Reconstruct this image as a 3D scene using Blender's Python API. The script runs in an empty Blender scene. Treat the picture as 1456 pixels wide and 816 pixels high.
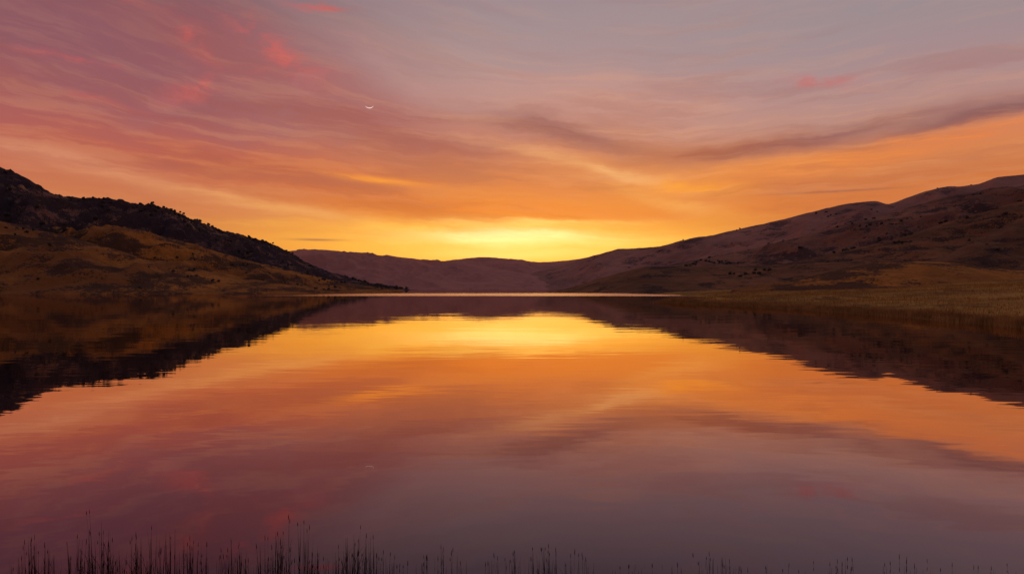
import bpy, math, numpy as np
from math import radians
rng=np.random.default_rng(7)
sc=bpy.context.scene
sc.view_settings.view_transform='Standard'
sc.view_settings.look='None'
sc.view_settings.exposure=0
F=970.7; CX=728; CY=408; H=5.0

def s2l(c):
    return tuple(((v/255)/12.92 if v/255<=0.04045 else ((v/255+0.055)/1.055)**2.4) for v in c)

# ---------------- numpy noise
def _h(ix,iy,seed):
    n=(ix.astype(np.int64)*374761393+iy.astype(np.int64)*668265263+seed*1442695041)&0x7fffffff
    n=((n^(n>>13))*1274126177)&0x7fffffff
    n=(n^(n>>16))&0x7fffffff
    return n/0x7fffffff*2*np.pi
def perlin(x,y,seed=0):
    ix=np.floor(x);iy=np.floor(y);fx=x-ix;fy=y-iy
    u=fx*fx*fx*(fx*(fx*6-15)+10);v=fy*fy*fy*(fy*(fy*6-15)+10)
    def g(a,b):
        t=_h(ix+a,iy+b,seed); return np.cos(t)*(fx-a)+np.sin(t)*(fy-b)
    return ((g(0,0)*(1-u)+g(1,0)*u)*(1-v)+(g(0,1)*(1-u)+g(1,1)*u)*v)*1.5
def fbm(x,y,o=5,seed=0,gain=.5):
    a=1;s=0;t=0
    for i in range(o):
        s=s+a*perlin(x,y,seed+i*17);t+=a;a*=gain;x=x*2.03+5.1;y=y*2.03-3.7
    return s/t
def ridged(x,y,o=4,seed=0):
    a=1;s=0;t=0
    for i in range(o):
        s=s+a*(1-np.abs(perlin(x,y,seed+i*13))*2);t+=a;a*=.5;x=x*2.1+1.3;y=y*2.1+7.7
    return s/t

def grid_mesh(name,X,Y,Z,mat,smooth=True):
    n,m=X.shape
    co=np.stack([X,Y,Z],-1).reshape(-1,3).astype(np.float32)
    i=np.arange(n-1)[:,None]*m+np.arange(m-1)[None,:]
    f=np.stack([i,i+1,i+m+1,i+m],-1).reshape(-1,4)
    return raw_mesh(name,co,f,mat,smooth)
def raw_mesh(name,co,f,mat,smooth=True):
    k=f.shape[1]
    me=bpy.data.meshes.new(name)
    me.vertices.add(len(co));me.vertices.foreach_set('co',co.astype(np.float32).ravel())
    me.loops.add(f.size);me.loops.foreach_set('vertex_index',f.astype(np.int32).ravel())
    me.polygons.add(len(f))
    me.polygons.foreach_set('loop_start',np.arange(0,f.size,k,dtype=np.int32))
    me.polygons.foreach_set('loop_total',np.full(len(f),k,dtype=np.int32))
    me.polygons.foreach_set('use_smooth',np.full(len(f),smooth,dtype=bool))
    me.update(calc_edges=True)
    me.materials.append(mat)
    o=bpy.data.objects.new(name,me);sc.collection.objects.link(o)
    return o

# ---------------- materials
class NT:
    def __init__(s,nt): s.nt=nt; nt.nodes.clear()
    def n(s,t,**k):
        x=s.nt.nodes.new(t)
        for a,b in k.items(): setattr(x,a,b)
        return x
    def l(s,a,b): s.nt.links.new(a,b)
    def put(s,sock,v):
        if isinstance(v,bpy.types.NodeSocket): s.l(v,sock)
        else: sock.default_value=v
    def m(s,op,a,b=0.0,c=0.0,clamp=False):
        x=s.n('ShaderNodeMath',operation=op,use_clamp=clamp)
        for i,v in enumerate((a,b,c)): s.put(x.inputs[i],v)
        return x.outputs[0]
    def mr(s,v,a,b,c=0.0,d=1.0,smooth=False):
        x=s.n('ShaderNodeMapRange'); x.clamp=True
        if smooth: x.interpolation_type='SMOOTHSTEP'
        for i,q in enumerate((v,a,b,c,d)): s.put(x.inputs[i],q)
        return x.outputs[0]
    def mix(s,f,a,b):
        x=s.n('ShaderNodeMix',data_type='RGBA'); x.clamp_factor=True
        s.put(x.inputs[0],f)
        for i,v in ((6,a),(7,b)):
            if isinstance(v,tuple): v=(*v[:3],1)
            s.put(x.inputs[i],v)
        return x.outputs[2]
    def noise(s,vec,scale,detail=4,rough=.55,dist=0.0,col=False,two=False):
        x=s.n('ShaderNodeTexNoise')
        if two: x.noise_dimensions='2D'
        s.l(vec,x.inputs['Vector']);x.inputs['Scale'].default_value=scale
        x.inputs['Detail'].default_value=detail;x.inputs['Roughness'].default_value=rough
        x.inputs['Distortion'].default_value=dist
        return x.outputs['Color' if col else 'Fac']
    def map(s,vec,loc=(0,0,0),rot=(0,0,0),sca=(1,1,1),t='POINT'):
        x=s.n('ShaderNodeMapping',vector_type=t)
        s.l(vec,x.inputs[0]);x.inputs[1].default_value=loc;x.inputs[2].default_value=rot;x.inputs[3].default_value=sca
        return x.outputs[0]
    def dot(s,a,v):
        x=s.n('ShaderNodeVectorMath',operation='DOT_PRODUCT');s.l(a,x.inputs[0]);x.inputs[1].default_value=v
        return x.outputs['Value']
    def mulv(s,a,v):
        x=s.n('ShaderNodeVectorMath',operation='MULTIPLY_ADD');s.l(a,x.inputs[0]);x.inputs[1].default_value=v[0];x.inputs[2].default_value=v[1]
        return x.outputs[0]

def hill_mat(name,grass,grass2,scrub,scrub_amt=.5,scale=.012,tex=1.0,var=.6):
    ma=bpy.data.materials.new(name);ma.use_nodes=True;t=NT(ma.node_tree)
    pos=t.n('ShaderNodeNewGeometry').outputs['Position']
    flat=t.map(pos,sca=(1,.5,1.6))
    a=t.noise(flat,scale,4,.6)
    b=t.noise(pos,scale*6,5,.65)
    c=t.noise(flat,scale*2.3,6,.7)
    d=t.noise(pos,scale*40,3,.7)
    col=t.mix(t.mr(a,.40,.60),grass,grass2)
    col=t.mix(t.m('MULTIPLY',t.mr(b,.38,.66),var),col,tuple(v*.4 for v in grass))
    m=t.mr(t.m('ADD',t.m('MULTIPLY',c,.7),t.m('MULTIPLY',d,.3)),.62-.22*scrub_amt,.66-.22*scrub_amt)
    col=t.mix(t.m('MULTIPLY',m,.88),col,scrub)
    p=t.n('ShaderNodeBsdfPrincipled');t.l(col,p.inputs['Base Color'])
    p.inputs['Roughness'].default_value=1;p.inputs['Specular IOR Level'].default_value=0.05
    bu=t.n('ShaderNodeBump');bu.inputs['Strength'].default_value=.8*tex;bu.inputs['Distance'].default_value=4
    t.l(t.m('ADD',b,t.m('MULTIPLY',d,.4)),bu.inputs['Height']);t.l(bu.outputs[0],p.inputs['Normal'])
    o=t.n('ShaderNodeOutputMaterial');t.l(p.outputs[0],o.inputs[0])
    return ma
m_gold=hill_mat('dry_grass_hill',(.56,.23,.05),(.28,.115,.04),(.07,.04,.03),.6,.014)
m_rock=hill_mat('scrubby_rock_hill',(.36,.19,.14),(.21,.12,.11),(.045,.035,.046),.85,.018,1.6)
m_right=hill_mat('right_mountain_grass_haze_tint',(.44,.22,.16),(.30,.155,.12),(.11,.065,.066),.35,.008,.5,.3)  # grass lightened towards mauve, distance haze painted into the base colour
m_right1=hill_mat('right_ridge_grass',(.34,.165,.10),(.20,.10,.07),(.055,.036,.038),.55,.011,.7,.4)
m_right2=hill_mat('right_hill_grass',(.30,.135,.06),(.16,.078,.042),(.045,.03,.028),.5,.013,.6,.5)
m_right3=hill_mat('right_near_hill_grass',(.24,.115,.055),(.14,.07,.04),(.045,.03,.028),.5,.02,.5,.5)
m_far=hill_mat('far_hill_grass_haze_tint',(.56,.25,.19),(.46,.205,.17),(.32,.155,.14),.25,.005,.3,.25)  # pale mauve imitates aerial haze in the ground colour, no real haze
m_mead=hill_mat('meadow_grass',(.56,.30,.07),(.34,.19,.05),(.10,.065,.03),.4,.05,.5)

# ---------------- ridges
def interp(u,xs,ys):
    xs=np.array(xs,float);ys=np.array(ys,float)
    h=np.diff(xs);d=np.diff(ys)/h
    mm=np.zeros_like(xs);mm[0]=d[0];mm[-1]=d[-1]
    for i in range(1,len(xs)-1):
        mm[i]=0 if d[i-1]*d[i]<=0 else 2*d[i-1]*d[i]/(d[i-1]+d[i])
    i=np.clip(np.searchsorted(xs,u)-1,0,len(xs)-2)
    t=np.clip((u-xs[i])/h[i],0,1)
    return (2*t**3-3*t**2+1)*ys[i]+(t**3-2*t**2+t)*h[i]*mm[i]+(-2*t**3+3*t**2)*ys[i+1]+(t**3-t**2)*h[i]*mm[i+1]
verts={}
def ridge(name,pts,foot,back,mat,nu=700,nf=150,gul=.10,rough=1.0,seed=0,jag=0.0,fs=.012):
    px=np.linspace(pts[0][0],pts[-1][0],nu)
    xs=[p[0] for p in pts]
    py=interp(px,xs,[p[1] for p in pts]);Dc=interp(px,xs,[p[2] for p in pts])
    Df=interp(px,[p[0] for p in foot],[p[1] for p in foot])
    u=(px-CX)/F
    zc=H+(CY-py)/F*Dc
    s=np.concatenate([np.linspace(0,1,nf),1+np.linspace(0,1,40)[1:]])
    S,U=np.meshgrid(s,u,indexing='ij')
    Dc2=np.broadcast_to(Dc,S.shape);Df2=np.broadcast_to(Df,S.shape);zc2=np.broadcast_to(zc,S.shape)
    sf=np.clip(S,0,1);sb=np.clip(S-1,0,1)
    D=np.where(S<=1,Df2+(Dc2-Df2)*sf,Dc2+back*sb)
    sm=sf*sf*(3-2*sf)
    f=.3*np.sin(np.pi/2*sf)+.7*(.45*sf+.55*sm)
    fb=1-sb*sb*(3-2*sb)
    Z=-4+(zc2+4)*np.where(S<=1,f,fb)
    X=U*D
    amp=np.clip(zc2,0,None)
    w=4*sf*(1-sf)*(S<=1)+.5*sb
    wx=X+30*perlin(X*.006,D*.006,seed+3)
    Z=Z+amp*gul*w*(ridged(wx*fs,D*fs*.4,4,seed)-.55)*1.5
    Z=Z+amp*.05*w*fbm(X*.02,D*.02,4,seed+5)
    edge=np.clip(sf*6,0,1)
    Z=Z+edge*rough*fbm(X*.04,D*.04,6,seed+9,.6)*2.2
    if jag>0:
        j=np.clip(zc2/100,0,1)*np.clip(sf*2-.5,0,1)
        r=ridged(X*.03,D*.03,5,seed+21)
        Z=Z+jag*j*(np.clip(r-.45,0,1)*14-3)
    o=grid_mesh(name,X,D,Z,mat)
    verts[name]=(np.stack([X,D,Z],-1)[:nf],S[:nf])
    return o
ridge('rocky_mountain',[(-900,140,800),(-300,195,820),(-100,220,830),(0,238,850),(45,256,860),(62,268,865),(100,281,880),(150,283,900),(185,291,920),(240,297,950),(265,309,970),(300,322,1000),(345,335,1040),(385,346,1080),(410,358,1110),(432,371,1130),(480,390,1150),(560,409,1150),(620,416,1150)],
      [(-900,520),(0,560),(300,650),(620,850)],500,m_rock,nu=900,nf=150,gul=.22,rough=1.8,seed=1,jag=.55,fs=.014)
ridge('grassy_hill',[(-900,250,560),(-300,285,600),(0,315,640),(60,329,650),(130,346,660),(200,364,670),(280,380,680),(350,394,690),(420,405,700),(500,412,700),(580,418,700)],
      [(-900,380),(0,425),(300,450),(480,480),(580,560)],300,m_gold,gul=.24,seed=31,rough=.8,fs=.014)
ridge('grassy_hill.001',[(-200,330,760),(60,326,760),(150,322,770),(200,329,775),(250,341,780),(310,358,800),(370,374,830),(430,389,860),(500,404,880),(560,412,880),(600,419,880)],
      [(-200,500),(200,520),(450,600),(600,750)],250,m_gold,gul=.26,seed=47,rough=1.1,fs=.020)
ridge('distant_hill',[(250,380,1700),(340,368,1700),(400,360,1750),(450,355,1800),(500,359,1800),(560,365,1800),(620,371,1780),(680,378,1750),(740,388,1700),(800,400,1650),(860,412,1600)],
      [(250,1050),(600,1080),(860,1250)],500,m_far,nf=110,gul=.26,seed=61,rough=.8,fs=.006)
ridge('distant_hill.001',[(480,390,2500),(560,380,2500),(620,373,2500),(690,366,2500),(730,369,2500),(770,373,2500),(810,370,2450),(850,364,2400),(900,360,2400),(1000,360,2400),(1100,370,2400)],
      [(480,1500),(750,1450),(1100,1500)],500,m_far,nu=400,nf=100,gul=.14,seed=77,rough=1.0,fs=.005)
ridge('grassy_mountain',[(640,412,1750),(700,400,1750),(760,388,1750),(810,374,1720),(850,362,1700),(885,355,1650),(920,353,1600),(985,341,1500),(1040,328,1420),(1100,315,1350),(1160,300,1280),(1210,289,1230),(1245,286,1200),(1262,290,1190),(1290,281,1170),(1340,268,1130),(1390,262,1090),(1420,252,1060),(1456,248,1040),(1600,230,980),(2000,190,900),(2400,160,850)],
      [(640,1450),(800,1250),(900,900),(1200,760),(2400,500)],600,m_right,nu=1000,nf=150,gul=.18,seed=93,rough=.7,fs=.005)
ridge('grassy_ridge',[(820,412,1050),(900,388,1040),(970,373,1030),(1040,360,1010),(1100,346,990),(1160,331,970),(1210,317,955),(1260,305,940),(1310,290,925),(1360,277,910),(1410,270,900),(1456,266,890),(1700,240,850),(2300,215,780)],
      [(820,800),(900,700),(1100,560),(1400,520),(2300,420)],260,m_right1,nu=800,gul=.18,seed=211,rough=.6,fs=.010)
ridge('grassy_hill.002',[(780,416,820),(815,408,800),(870,391,780),(930,379,770),(1000,379,760),(1060,378,755),(1120,371,755),(1180,360,755),(1250,345,755),(1300,331,755),(1350,316,755),(1400,301,755),(1456,286,755),(1700,250,750),(2200,215,700)],
      [(780,600),(850,500),(950,470),(1200,440),(2200,350)],250,m_right2,nu=800,gul=.12,seed=105,rough=.4,fs=.009)
ridge('grassy_hill.003',[(1180,395,540),(1240,385,540),(1300,374,540),(1340,364,545),(1380,346,550),(1420,327,555),(1456,309,560),(1600,270,560),(2200,230,520)],
      [(1180,400),(1400,380),(2200,250)],200,m_right3,gul=.12,seed=120,rough=.4,fs=.015)
ridge('grassy_hill.004',[(1040,410,400),(1100,403,400),(1160,391,400),(1210,380,400),(1260,373,400),(1310,371,400),(1370,376,395),(1456,384,390),(1600,380,380),(2200,360,350)],
      [(1040,340),(1300,280),(2200,180)],120,m_gold,gul=.08,seed=131,rough=.4,fs=.03)

# right bank meadow
shore=np.array([(80,-200),(66,40),(63,85),(65,110),(64,140),(61,167),(54,195),(48,222),(56,234),(78,250),(92,300),(100,380),(110,520),(300,900)],float)
def shore_dist(X,Y):
    d=np.full(X.shape,1e9)
    for (a,b) in zip(shore[:-1],shore[1:]):
        ab=b-a;t=np.clip(((X-a[0])*ab[0]+(Y-a[1])*ab[1])/(ab@ab),0,1)
        d=np.minimum(d,np.hypot(X-a[0]-t*ab[0],Y-a[1]-t*ab[1]))
    sx=np.interp(Y,shore[:,1],shore[:,0])
    return np.where(X>sx,d,-d)
def meadow_h(X,Y):
    d=shore_dist(X,Y)+3*fbm(X*.06,Y*.06,3,5)
    return np.where(d>0,.9*(1-np.exp(-np.clip(d,0,None)/5))+.05*np.clip(d-4,0,170),d*.25)+np.clip(d/6,0,1)*(.5*fbm(X*.05,Y*.05,4,9)+1.2*fbm(X*.015,Y*.015,3,8)*np.clip(d/40,0,1))
xs=40+np.linspace(0,1,340)**1.6*560;ys=-100+np.linspace(0,1,400)*640
X,Y=np.meshgrid(xs,ys,indexing='xy')
Z=np.clip(meadow_h(X,Y),-4,None)
grid_mesh('meadow',X,Y,Z,m_mead)

# near shore under camera
xs=np.linspace(-90,70,220);ys=np.linspace(-80,11,120)
X,Y=np.meshgrid(xs,ys)
d=9.2+1.0*fbm(X*.1,Y*.02,3,2)-Y
Z=np.where(d>0,3.35*(1-np.exp(-np.clip(d,0,None)/4.5)),d*.4)+.12*fbm(X*.5,Y*.5,4,3)
grid_mesh('lake_shore',X,Y,Z,m_mead)

# ground sheet to horizon
mg=hill_mat('ground_soil',(.16,.10,.05),(.12,.08,.05),(.06,.045,.03),.3,.002)
g=40000
raw_mesh('ground',np.array([(-g,-g,-5),(g,-g,-5),(g,g,-5),(-g,g,-5)],float),np.array([[0,1,2,3]]),mg)

# ---------------- water
mw=bpy.data.materials.new('lake_water');mw.use_nodes=True;t=NT(mw.node_tree)
pos=t.n('ShaderNodeNewGeometry').outputs['Position']
sep=t.n('ShaderNodeSeparateXYZ');t.l(pos,sep.inputs[0])
w1=t.noise(t.map(pos,sca=(.35,1,1)),.55,2,.5,two=True)
w2=t.noise(t.map(pos,sca=(.25,1,1)),.11,1,.5,two=True)
w3=t.noise(t.map(pos,sca=(.4,1,1)),2.6,1,.5,two=True)
patch=t.noise(t.map(pos,sca=(.3,1,1)),.03,2,.5,two=True)
pw=t.noise(t.map(pos,sca=(.15,1,1)),.02,3,.5,two=True)
yy=t.m('ADD',sep.outputs['Y'],t.m('MULTIPLY',t.m('SUBTRACT',pw,.5),70))
xx=t.m('ADD',sep.outputs['X'],t.m('MULTIPLY',t.m('SUBTRACT',patch,.5),60))
far=t.m('MULTIPLY',t.mr(yy,366,382,0,1,True),t.mr(yy,500,600,1,0.12,True))
far=t.m('MULTIPLY',far,t.m('MULTIPLY',t.mr(xx,-190,-60,.12,1,True),t.mr(xx,85,120,1,.12,True)))
hgt=t.m('ADD',t.m('ADD',t.m('MULTIPLY',w1,.0055),t.m('MULTIPLY',w2,.017)),t.m('MULTIPLY',t.m('MULTIPLY',w3,.0006),t.mr(patch,.4,.6)))
bu=t.n('ShaderNodeBump');bu.inputs['Strength'].default_value=1;bu.inputs['Distance'].default_value=1
t.l(hgt,bu.inputs['Height'])
gl=t.n('ShaderNodeBsdfGlossy');t.l(bu.outputs[0],gl.inputs['Normal'])
t.l(t.m('ADD',.015,t.m('MULTIPLY',far,.18)),gl.inputs['Roughness'])
df=t.n('ShaderNodeBsdfDiffuse');df.inputs['Color'].default_value=(.022,.012,.026,1)
lw=t.n('ShaderNodeLayerWeight');lw.inputs[0].default_value=.5
def setramp(cr,st):
    el=cr.color_ramp.elements
    while len(el)>1: el.remove(el[-1])
    el[0].position=st[0][0];el[0].color=(*st[0][1],1)
    for p,c in st[1:]:
        q=el.new(p);q.color=(*c,1)
tint=t.n('ShaderNodeValToRGB');setramp(tint,[(.62,(.98,.80,.90)),(.73,(1,.79,.82)),(.86,(1,.80,.62)),(.93,(1,.86,.60)),(.97,(.95,.84,.72)),(1,(.92,.80,.78))])
t.l(lw.outputs['Facing'],tint.inputs[0]);t.l(tint.outputs[0],gl.inputs['Color'])
cr=t.n('ShaderNodeValToRGB')
setramp(cr,[(0,(.03,)*3),(.4,(.07,)*3),(.62,(.145,)*3),(.73,(.33,)*3),(.86,(.78,)*3),(1,(1,)*3)])
t.l(lw.outputs['Facing'],cr.inputs[0])
ms=t.n('ShaderNodeMixShader');t.l(cr.outputs[0],ms.inputs[0]);t.l(df.outputs[0],ms.inputs[1]);t.l(gl.outputs[0],ms.inputs[2])
o=t.n('ShaderNodeOutputMaterial');t.l(ms.outputs[0],o.inputs[0])
raw_mesh('lake',np.array([(-2500,-60,0),(2500,-60,0),(2500,3000,0),(-2500,3000,0)],float),np.array([[0,1,2,3]]),mw)

# ---------------- shrubs
def ico():
    import bmesh
    bm=bmesh.new();bmesh.ops.create_icosphere(bm,subdivisions=2,radius=1)
    v=np.array([q.co[:] for q in bm.verts]);f=np.array([[q.index for q in p.verts] for p in bm.faces]);bm.free()
    return v,f
IV,IF=ico()
def plain_mat(name,c1,c2,sc_=1.0):
    ma=bpy.data.materials.new(name);ma.use_nodes=True;t=NT(ma.node_tree)
    pos=t.n('ShaderNodeNewGeometry').outputs['Position']
    col=t.mix(t.mr(t.noise(pos,sc_,3),.35,.65),c1,c2)
    p=t.n('ShaderNodeBsdfPrincipled');t.l(col,p.inputs['Base Color']);p.inputs['Roughness'].default_value=.95
    p.inputs['Specular IOR Level'].default_value=.1
    o=t.n('ShaderNodeOutputMaterial');t.l(p.outputs[0],o.inputs[0]);return ma
m_shrub=plain_mat('shrub_foliage',(.05,.045,.035),(.08,.065,.05),.5)
def shrubs(name,P,smin,smax):
    vs=[];fs=[];k=0
    for p in P:
        for c in range(rng.integers(2,5)):
            s=rng.uniform(smin,smax)*(1 if c==0 else .7)
            v=IV*(1+rng.normal(0,.22,(len(IV),1)))*np.array([s,s,s*rng.uniform(.7,1.15)])
            off=rng.normal(0,s*.7,3)*[1,1,.3] if c else np.zeros(3)
            vs.append(v+p+off+[0,0,s*.4]);fs.append(IF+k);k+=len(IV)
    return raw_mesh(name,np.concatenate(vs),np.concatenate(fs),m_shrub,False)
def pick(name,n,cond,seed,pw=1.0,thr=.05,ns=.012):
    V,S=verts[name];P=V.reshape(-1,3);s=S.ravel()
    pr=np.clip(fbm(P[:,0]*ns,P[:,1]*ns,4,seed)-thr,0,1)*cond(P,s)*(P[:,2]>2)
    pr=pr/pr.sum();idx=rng.choice(len(P),n,p=pr);return P[idx]+rng.normal(0,1,(n,3))*[3,3,0]
shrubs('hillside_shrubs',pick('rocky_mountain',1200,lambda P,s:np.clip(s*1.6-.3,0,1)*(P[:,0]<-120),3,thr=-.05),.9,2.2)
shrubs('hillside_shrubs.001',np.concatenate([pick('grassy_mountain',200,lambda P,s:(P[:,0]>150)*1.0,4,thr=.2),
      pick('grassy_ridge',380,lambda P,s:s*(P[:,0]>120),6,thr=.22,ns=.014),
      pick('grassy_hill.002',200,lambda P,s:s**2*(P[:,0]>200),8,thr=.25,ns=.02)]),.8,1.7)
shrubs('hillside_shrubs.002',np.concatenate([pick('grassy_hill',150,lambda P,s:s+.1,14,thr=.15,ns=.02),pick('grassy_hill.001',220,lambda P,s:s+.1,15,thr=.15,ns=.02),pick('grassy_hill.003',60,lambda P,s:s,15,thr=.1,ns=.02)]),.6,1.4)

# ---------------- grass / reeds blades
def blades(B,hts,wid,lean=.15,segs=3):
    n=len(B)
    ang=rng.uniform(0,np.pi*2,n);fx=np.cos(ang);fy=np.sin(ang)
    la=rng.uniform(0,np.pi*2,n);lm=np.abs(rng.normal(0,lean,n))*hts
    t=np.linspace(0,1,segs+1)
    co=np.zeros((n,segs+1,2,3))
    for i,tt in enumerate(t):
        c=B+np.stack([np.cos(la)*lm*tt**2,np.sin(la)*lm*tt**2,hts*tt],-1)
        w=wid*(1-.85*tt**1.5)
        side=np.stack([fx*w/2,fy*w/2,np.zeros(n)],-1)
        co[:,i,0]=c-side;co[:,i,1]=c+side
    base=(np.arange(n)*(segs+1)*2)[:,None,None]
    q=np.array([[2*i,2*i+1,2*i+3,2*i+2] for i in range(segs)])[None]
    tip=co[:,-1].mean(1)
    return co.reshape(-1,3),(base+q).reshape(-1,4),tip,np.stack([np.cos(la)*lm*2,np.sin(la)*lm*2,hts],-1)
m_reed=plain_mat('reed_dry',(.04,.026,.018),(.02,.014,.012),3)
m_bank=plain_mat('bank_reed',(.52,.30,.10),(.24,.13,.05),.4)
m_gr=plain_mat('tall_grass',(.56,.32,.09),(.30,.16,.05),.2)
n=26000
ty=rng.uniform(45,236,n);sx=np.interp(ty,shore[:,1],shore[:,0])
dd=rng.normal(0.8,1.6,n)+1.5*fbm(ty*.1,ty*0+3,3,2)
B=np.stack([sx+dd,ty,np.zeros(n)],-1);B[:,2]=np.clip(meadow_h(B[:,0],B[:,1]),-.3,None)
hh=rng.uniform(.5,1.3,n)*(1+.5*fbm(ty*.06,ty*0,3,12))
co,f,_,_=blades(B,hh,.07,.15,2);raw_mesh('reed_bed',co,f,m_bank,False)
n=80000
gx=60+rng.uniform(0,1,n)**1.3*230;gy=rng.uniform(50,420,n)
keep=(shore_dist(gx,gy)>2)&(gx<gy*.95)&(fbm(gx*.05,gy*.05,3,77)>-.25);gx=gx[keep];gy=gy[keep]
B=np.stack([gx,gy,meadow_h(gx,gy)-.03],-1)
co,f,_,_=blades(B,rng.uniform(.25,.8,len(B)),.13,.25,1);raw_mesh('meadow_tall_grass',co,f,m_gr,False)
# foreground reeds
cl=[(25,80,762,30),(98,162,728,50),(165,300,750,76),(308,350,764,20),(368,455,736,58),(475,545,752,46),(560,605,798,10),(600,665,774,28),(690,845,777,72),(860,950,802,14),(955,1055,788,40),(1060,1180,804,16),(1180,1215,790,16),(1255,1305,792,16),(1310,1456,804,18),(20,560,790,260),(-200,20,775,60),(1460,1700,800,30)]
B=[];hh=[]
for a,b,top,k in cl:
    for i in range(k):
        p=rng.uniform(a,b);D=rng.uniform(10.8,12.4)
        env=1-.5*abs((p-(a+b)/2)/((b-a)/2))**2 if b-a<400 else 1
        tp=816-(816-top)*env*(rng.beta(2.4,1.5)*1.05)
        z=H-(tp-CY)/F*D
        B.append(((p-CX)/F*D,D,-.3));hh.append(max(z+.3,.35))
B=np.array(B);hh=np.array(hh)
c1,f1,tip,dr=blades(B,hh,.013,.035,5)
parts=[c1];fp=[f1];k=len(c1)
n2=len(B);L=B.copy();L[:,2]+=hh*.35
c2,f2,_,_=blades(L,hh*rng.uniform(.25,.5,n2),.011,.3,4)
parts.append(c2);fp.append(f2+k);k+=len(c2)
for p,d_,h_ in zip(tip,dr,hh):
    if rng.random()<.35:
        L_=rng.uniform(.06,.12);dv=d_/np.linalg.norm(d_);r=rng.uniform(.004,.007)
        rings=[]
        for tt,rr in ((0,.2),(.3,1),(.7,.8),(1,.1)):
            for a in range(4):
                an=a*np.pi/2
                rings.append(p-dv*.02+dv*L_*tt+np.array([np.cos(an),np.sin(an),0])*r*rr)
        rings=np.array(rings);ff=[]
        for i in range(3):
            for a in range(4): ff.append([i*4+a,i*4+(a+1)%4,(i+1)*4+(a+1)%4,(i+1)*4+a])
        parts.append(rings);fp.append(np.array(ff)+k);k+=16
raw_mesh('reeds',np.concatenate(parts),np.concatenate(fp),m_reed,False)

# ---------------- moon
mm=bpy.data.materials.new('moonlit_surface');mm.use_nodes=True;t=NT(mm.node_tree)
em=t.n('ShaderNodeEmission')
tc=t.n('ShaderNodeTexCoord').outputs['Object']
t.l(t.mix(t.noise(tc,.02,3),(1,.82,.72),(.85,.66,.58)),em.inputs[0]);em.inputs[1].default_value=.95
o=t.n('ShaderNodeOutputMaterial');t.l(em.outputs[0],o.inputs[0])
D=12000.;R=6.5/F*D
a=np.linspace(-1.2,1.2,33)
outer=np.stack([np.sin(a)*R,0*a,-np.cos(a)*R],-1)
inner=np.stack([np.sin(a)*R,0*a,-np.cos(a)*R*.72-.09*R],-1)
inner[0]=outer[0];inner[-1]=outer[-1]
co=np.concatenate([outer,inner]);f=np.array([[i,i+1,34+i,33+i] for i in range(32)])
mo=raw_mesh('crescent_moon',co,f,mm);mo.location=((525-CX)/F*D,D,H+(CY-148)/F*D);mo.rotation_euler=(0,radians(-4),radians(12))

# ---------------- world sky
w=bpy.data.worlds.new('sky');sc.world=w;w.use_nodes=True;t=NT(w.node_tree)
w.cycles.sampling_method='MANUAL';w.cycles.sample_map_resolution=512
gen=t.n('ShaderNodeTexCoord').outputs['Generated']
nv=t.n('ShaderNodeVectorMath',operation='NORMALIZE');t.l(gen,nv.inputs[0])
sp=t.n('ShaderNodeSeparateXYZ');t.l(nv.outputs[0],sp.inputs[0]);dx,dy,dz=sp.outputs
az=t.m('MULTIPLY',t.m('ARCTAN2',dx,dy),57.2958);el=t.m('MULTIPLY',t.m('ARCSINE',dz),57.2958)
def comb(a,b,c=0.0):
    x=t.n('ShaderNodeCombineXYZ');t.put(x.inputs[0],a);t.put(x.inputs[1],b);t.put(x.inputs[2],c);return x.outputs[0]
ae=comb(az,el,1.0)
nw=t.noise(t.mulv(ae,((.06,.15,0),(0,0,0))),1,5,.6,0,col=True,two=True)
ns=t.n('ShaderNodeSeparateXYZ');t.l(nw,ns.inputs[0])
wx_=t.m('SUBTRACT',ns.outputs[0],.5);wy_=t.m('SUBTRACT',ns.outputs[1],.5)
A=t.m('ADD',az,t.m('MULTIPLY',wx_,5.0))
E=t.m('ADD',el,t.m('MULTIPLY',wy_,t.mr(el,0,20,1.2,4.5)))
AE=comb(A,E,1.0)
# fan coordinates: streaks converge towards the glow
aw=t.m('SUBTRACT',az,10.0)
sq=t.m('SQRT',t.m('MULTIPLY_ADD',aw,aw,400.0))
fan=t.m('ADD',t.m('MULTIPLY_ADD',aw,-.003,.82),t.m('MULTIPLY',sq,.009))
ef=t.m('DIVIDE',t.m('ADD',el,t.m('MULTIPLY',wy_,2.4)),fan)
fc=comb(az,ef,1.0)
N2=t.noise(t.mulv(AE,((.20,.46,0),(3,7,0))),1,6,.66,two=True)
N3=t.noise(t.mulv(fc,((.05,.50,0),(0,0,0))),1,6,.60,two=True)
N4=t.noise(t.mulv(fc,((.08,1.05,0),(7,3,0))),1,6,.64,two=True)
W1=t.mr(N3,.30,.70,0,1,True);W2=t.mr(N2,.38,.66,0,1,True);W3=t.mr(N3,.34,.66,0,1,True);W4=t.mr(N4,.36,.64,0,1,True)
def ele(py,px=728): 
    u=(px-CX)/F;v=(CY-py)/F;return math.degrees(math.atan2(v,math.sqrt(1+u*u)))
elr=t.m('DIVIDE',t.m('ADD',t.m('MULTIPLY',E,.5),t.m('MULTIPLY',el,.5)),60.)
def ramp(st,px):
    cr=t.n('ShaderNodeValToRGB')
    L_=sorted([(max(0,ele(py,px))/60,s2l(c)) for py,c in st])
    L_.append((.62,s2l((145,130,142))));L_.append((1,s2l((112,108,130))))
    setramp(cr,L_)
    t.l(elr,cr.inputs[0]);return cr.outputs[0]
rc=ramp([(408,(252,166,58)),(350,(253,178,64)),(310,(240,146,48)),(270,(230,138,56)),(230,(220,134,74)),(190,(203,132,104)),(150,(192,136,124)),(100,(174,137,134)),(40,(160,138,140)),(0,(152,134,140))],728)
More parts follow.
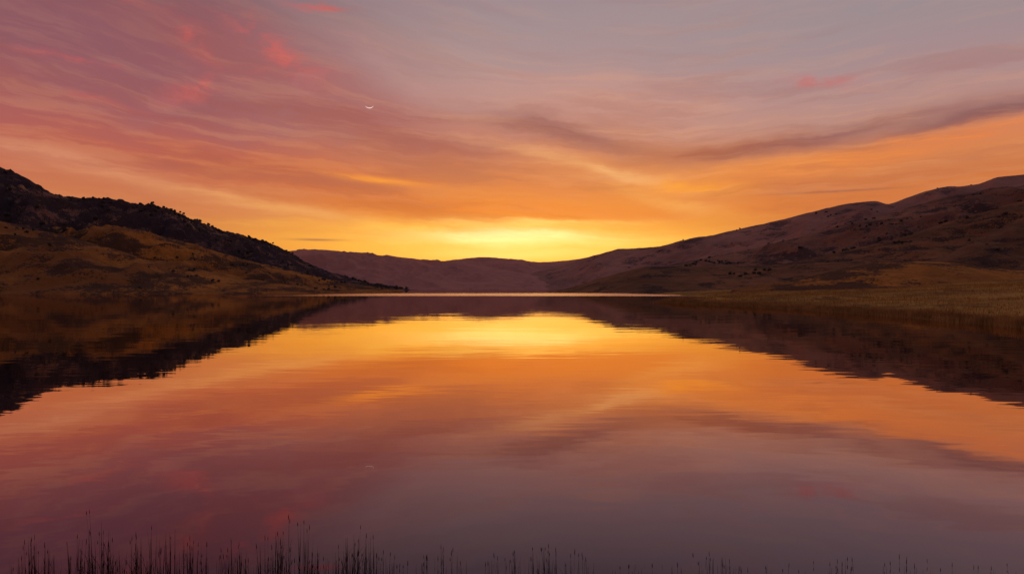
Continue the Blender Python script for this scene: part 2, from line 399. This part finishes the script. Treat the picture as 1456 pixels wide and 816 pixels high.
rl=ramp([(408,(220,125,62)),(340,(222,130,60)),(300,(206,118,66)),(250,(196,108,76)),(200,(178,92,82)),(150,(162,90,92)),(100,(148,88,95)),(50,(136,85,95)),(0,(122,82,92))],150)
rr=ramp([(408,(215,116,55)),(300,(204,108,54)),(250,(206,116,60)),(210,(202,122,80)),(170,(188,132,114)),(100,(174,134,132)),(50,(160,134,137)),(0,(145,134,139))],1350)
col=t.mix(t.mr(az,-27,-2,0,1,True),rl,rc)
col=t.mix(t.mr(az,6,26,0,1,True),col,rr)
def blob(px,py,sx,sy,rot,c,st,mod=0.0,W=None,raw=False,warp=True):
    global col
    u=(px-CX)/F;a=math.degrees(math.atan(u));e=ele(py,px)
    k=57.3/F;ca=math.cos(math.radians(a))
    sa=sx*k*ca*ca;se=sy*k*ca;r=radians(rot);cr_,sr=math.cos(r),math.sin(r)
    v=AE if warp else ae
    x=t.dot(v,(cr_/sa,sr/sa,-(cr_*a+sr*e)/sa));y=t.dot(v,(-sr/se,cr_/se,(sr*a-cr_*e)/se))
    g=t.m('POWER',.36788,t.m('MULTIPLY_ADD',y,y,t.m('MULTIPLY',x,x)))
    if W is not None: f=t.m('MULTIPLY',g,t.m('MULTIPLY_ADD',W,mod*st,(1-mod)*st))
    else: f=t.m('MULTIPLY',g,st)
    col=t.mix(f,col,c if raw else s2l(c))
topfade=t.mr(el,12,20,1,.35,True)
def wisp(W,c,st,e0,e1):
    global col
    col=t.mix(t.m('MULTIPLY',t.m('MULTIPLY',t.m('MULTIPLY',W,st),topfade),t.mr(el,e0,e1,0,1,True)),col,s2l(c))
# large left cloud mass
blob(120,90,420,110,-12,(138,80,90),.75,.4,W2)
blob(520,160,330,50,-17,(158,80,80),.9,.35,W1)
blob(780,184,120,17,-14,(134,70,74),.9,.25,W3)
blob(280,215,420,40,-8,(180,86,74),.75,.5,W3)
blob(560,262,380,28,-4,(204,98,44),.75,.8,W4)
blob(150,246,260,12,-10,(222,150,112),.65,.5,W4)
blob(420,302,190,9,-8,(232,160,88),.75,.5,W4)
blob(560,290,330,12,-3,(200,96,42),.8,.6,W3)
# clear zone
blob(1010,60,440,95,0,(162,139,142),.75,.1,W2)
blob(880,140,230,34,-8,(204,148,132),.45,.4,W4)
blob(560,95,150,16,-20,(184,138,132),.35,.3,W4)
# right streaks
blob(1420,158,170,15,10,(112,68,80),.95,.15,W3)
blob(1190,190,230,12,8,(130,72,76),.9,.35,W3)
blob(990,218,130,12,4,(160,82,62),.75,.35,W3)
blob(1330,206,300,18,7,(228,118,50),.9,.5,W4)
blob(1150,238,280,18,4,(232,136,56),.8,.6,W4)
blob(1250,262,260,10,2,(186,98,64),.7,.5,W3)
# gold centre
blob(850,244,120,9,-14,(240,178,112),.65,.5,W4)
blob(950,285,90,7,-14,(244,176,90),.6,.5,W4)
blob(985,268,60,8,-8,(255,160,36),.85,.4,W2)
blob(540,257,64,5,-4,(254,156,42),.95,.4,W4,warp=False)
blob(760,300,280,14,0,(230,122,28),.75,.6,W3)
blob(690,322,260,7,1,(255,196,70),.85,.6,W4)
blob(750,348,340,22,0,(255,190,60),.7,.3,W4)
blob(740,340,150,15,0,(1.3,.84,.28),.9,.5,W4,raw=True)
blob(730,334,80,7,0,(1.5,1.15,.55),.85,.45,W4,raw=True)
blob(770,316,150,5,0,(1.1,.62,.16),.75,.7,W4,raw=True)
blob(750,362,130,9,0,(1.35,.76,.22),.65,raw=True)
blob(400,322,160,7,2,(238,156,70),.65,.5,W4)
# thin dark lens clouds
blob(450,341,36,1.6,0,(130,75,72),.7,warp=False)
blob(1190,272,85,1.6,0,(140,80,70),.6,warp=False)
# coral highlights
for p in [(465,18,45,5,2),(385,75,70,20,-25),(290,118,60,13,22),(190,22,25,6,0),(90,90,60,5,0),(150,140,50,4,-5),(1170,115,46,7,-8),(240,45,80,13,-25)]:
    blob(*p,(206,90,84),.8,.9,W2)
# overall wisps
wisp(t.mr(N4,.46,.68,0,1,True),(236,168,118),.15,3,9)
wisp(t.mr(N3,.46,.66,0,1,True),(148,74,60),.26,2.2,7)
wisp(t.mr(N2,.50,.72,0,1,True),(172,124,128),.18,8,16)
# sun glow just at the horizon behind ridges
blob(760,402,200,13,0,(11,4.6,1.0),.85,raw=True,warp=False)
# darker eastern sky opposite the sunset
col=t.mix(t.m('MULTIPLY',t.mr(dy,.3,-.4,0,1,True),.65),col,s2l((62,50,70)))
col=t.mix(t.mr(el,-3,-.3),(.05,.03,.03),col)
ny=t.n('ShaderNodeTexSky',sky_type='NISHITA');ny.sun_disc=False;ny.sun_elevation=radians(1.9);ny.sun_rotation=radians(1.9)
nm=t.n('ShaderNodeVectorMath',operation='SCALE');t.l(ny.outputs[0],nm.inputs[0]);nm.inputs['Scale'].default_value=.01
ads=t.n('ShaderNodeVectorMath',operation='ADD');t.l(col,ads.inputs[0]);t.l(nm.outputs[0],ads.inputs[1])
bg=t.n('ShaderNodeBackground');t.l(ads.outputs[0],bg.inputs[0]);bg.inputs[1].default_value=1
o=t.n('ShaderNodeOutputWorld');t.l(bg.outputs[0],o.inputs[0])

# ---------------- sun
sl=bpy.data.lights.new('sun','SUN');sl.energy=2.0;sl.angle=radians(.6);sl.color=(1,.5,.2)
so=bpy.data.objects.new('sun',sl);sc.collection.objects.link(so)
so.rotation_euler=(radians(90-1.9),0,radians(180-1.9))
# ---------------- camera
cd=bpy.data.cameras.new('camera');cd.lens=24;cd.sensor_width=36;cd.clip_end=60000;cd.clip_start=.1
c=bpy.data.objects.new('camera',cd);sc.collection.objects.link(c);c.location=(0,0,H);c.rotation_euler=(radians(90),0,0)
sc.camera=c
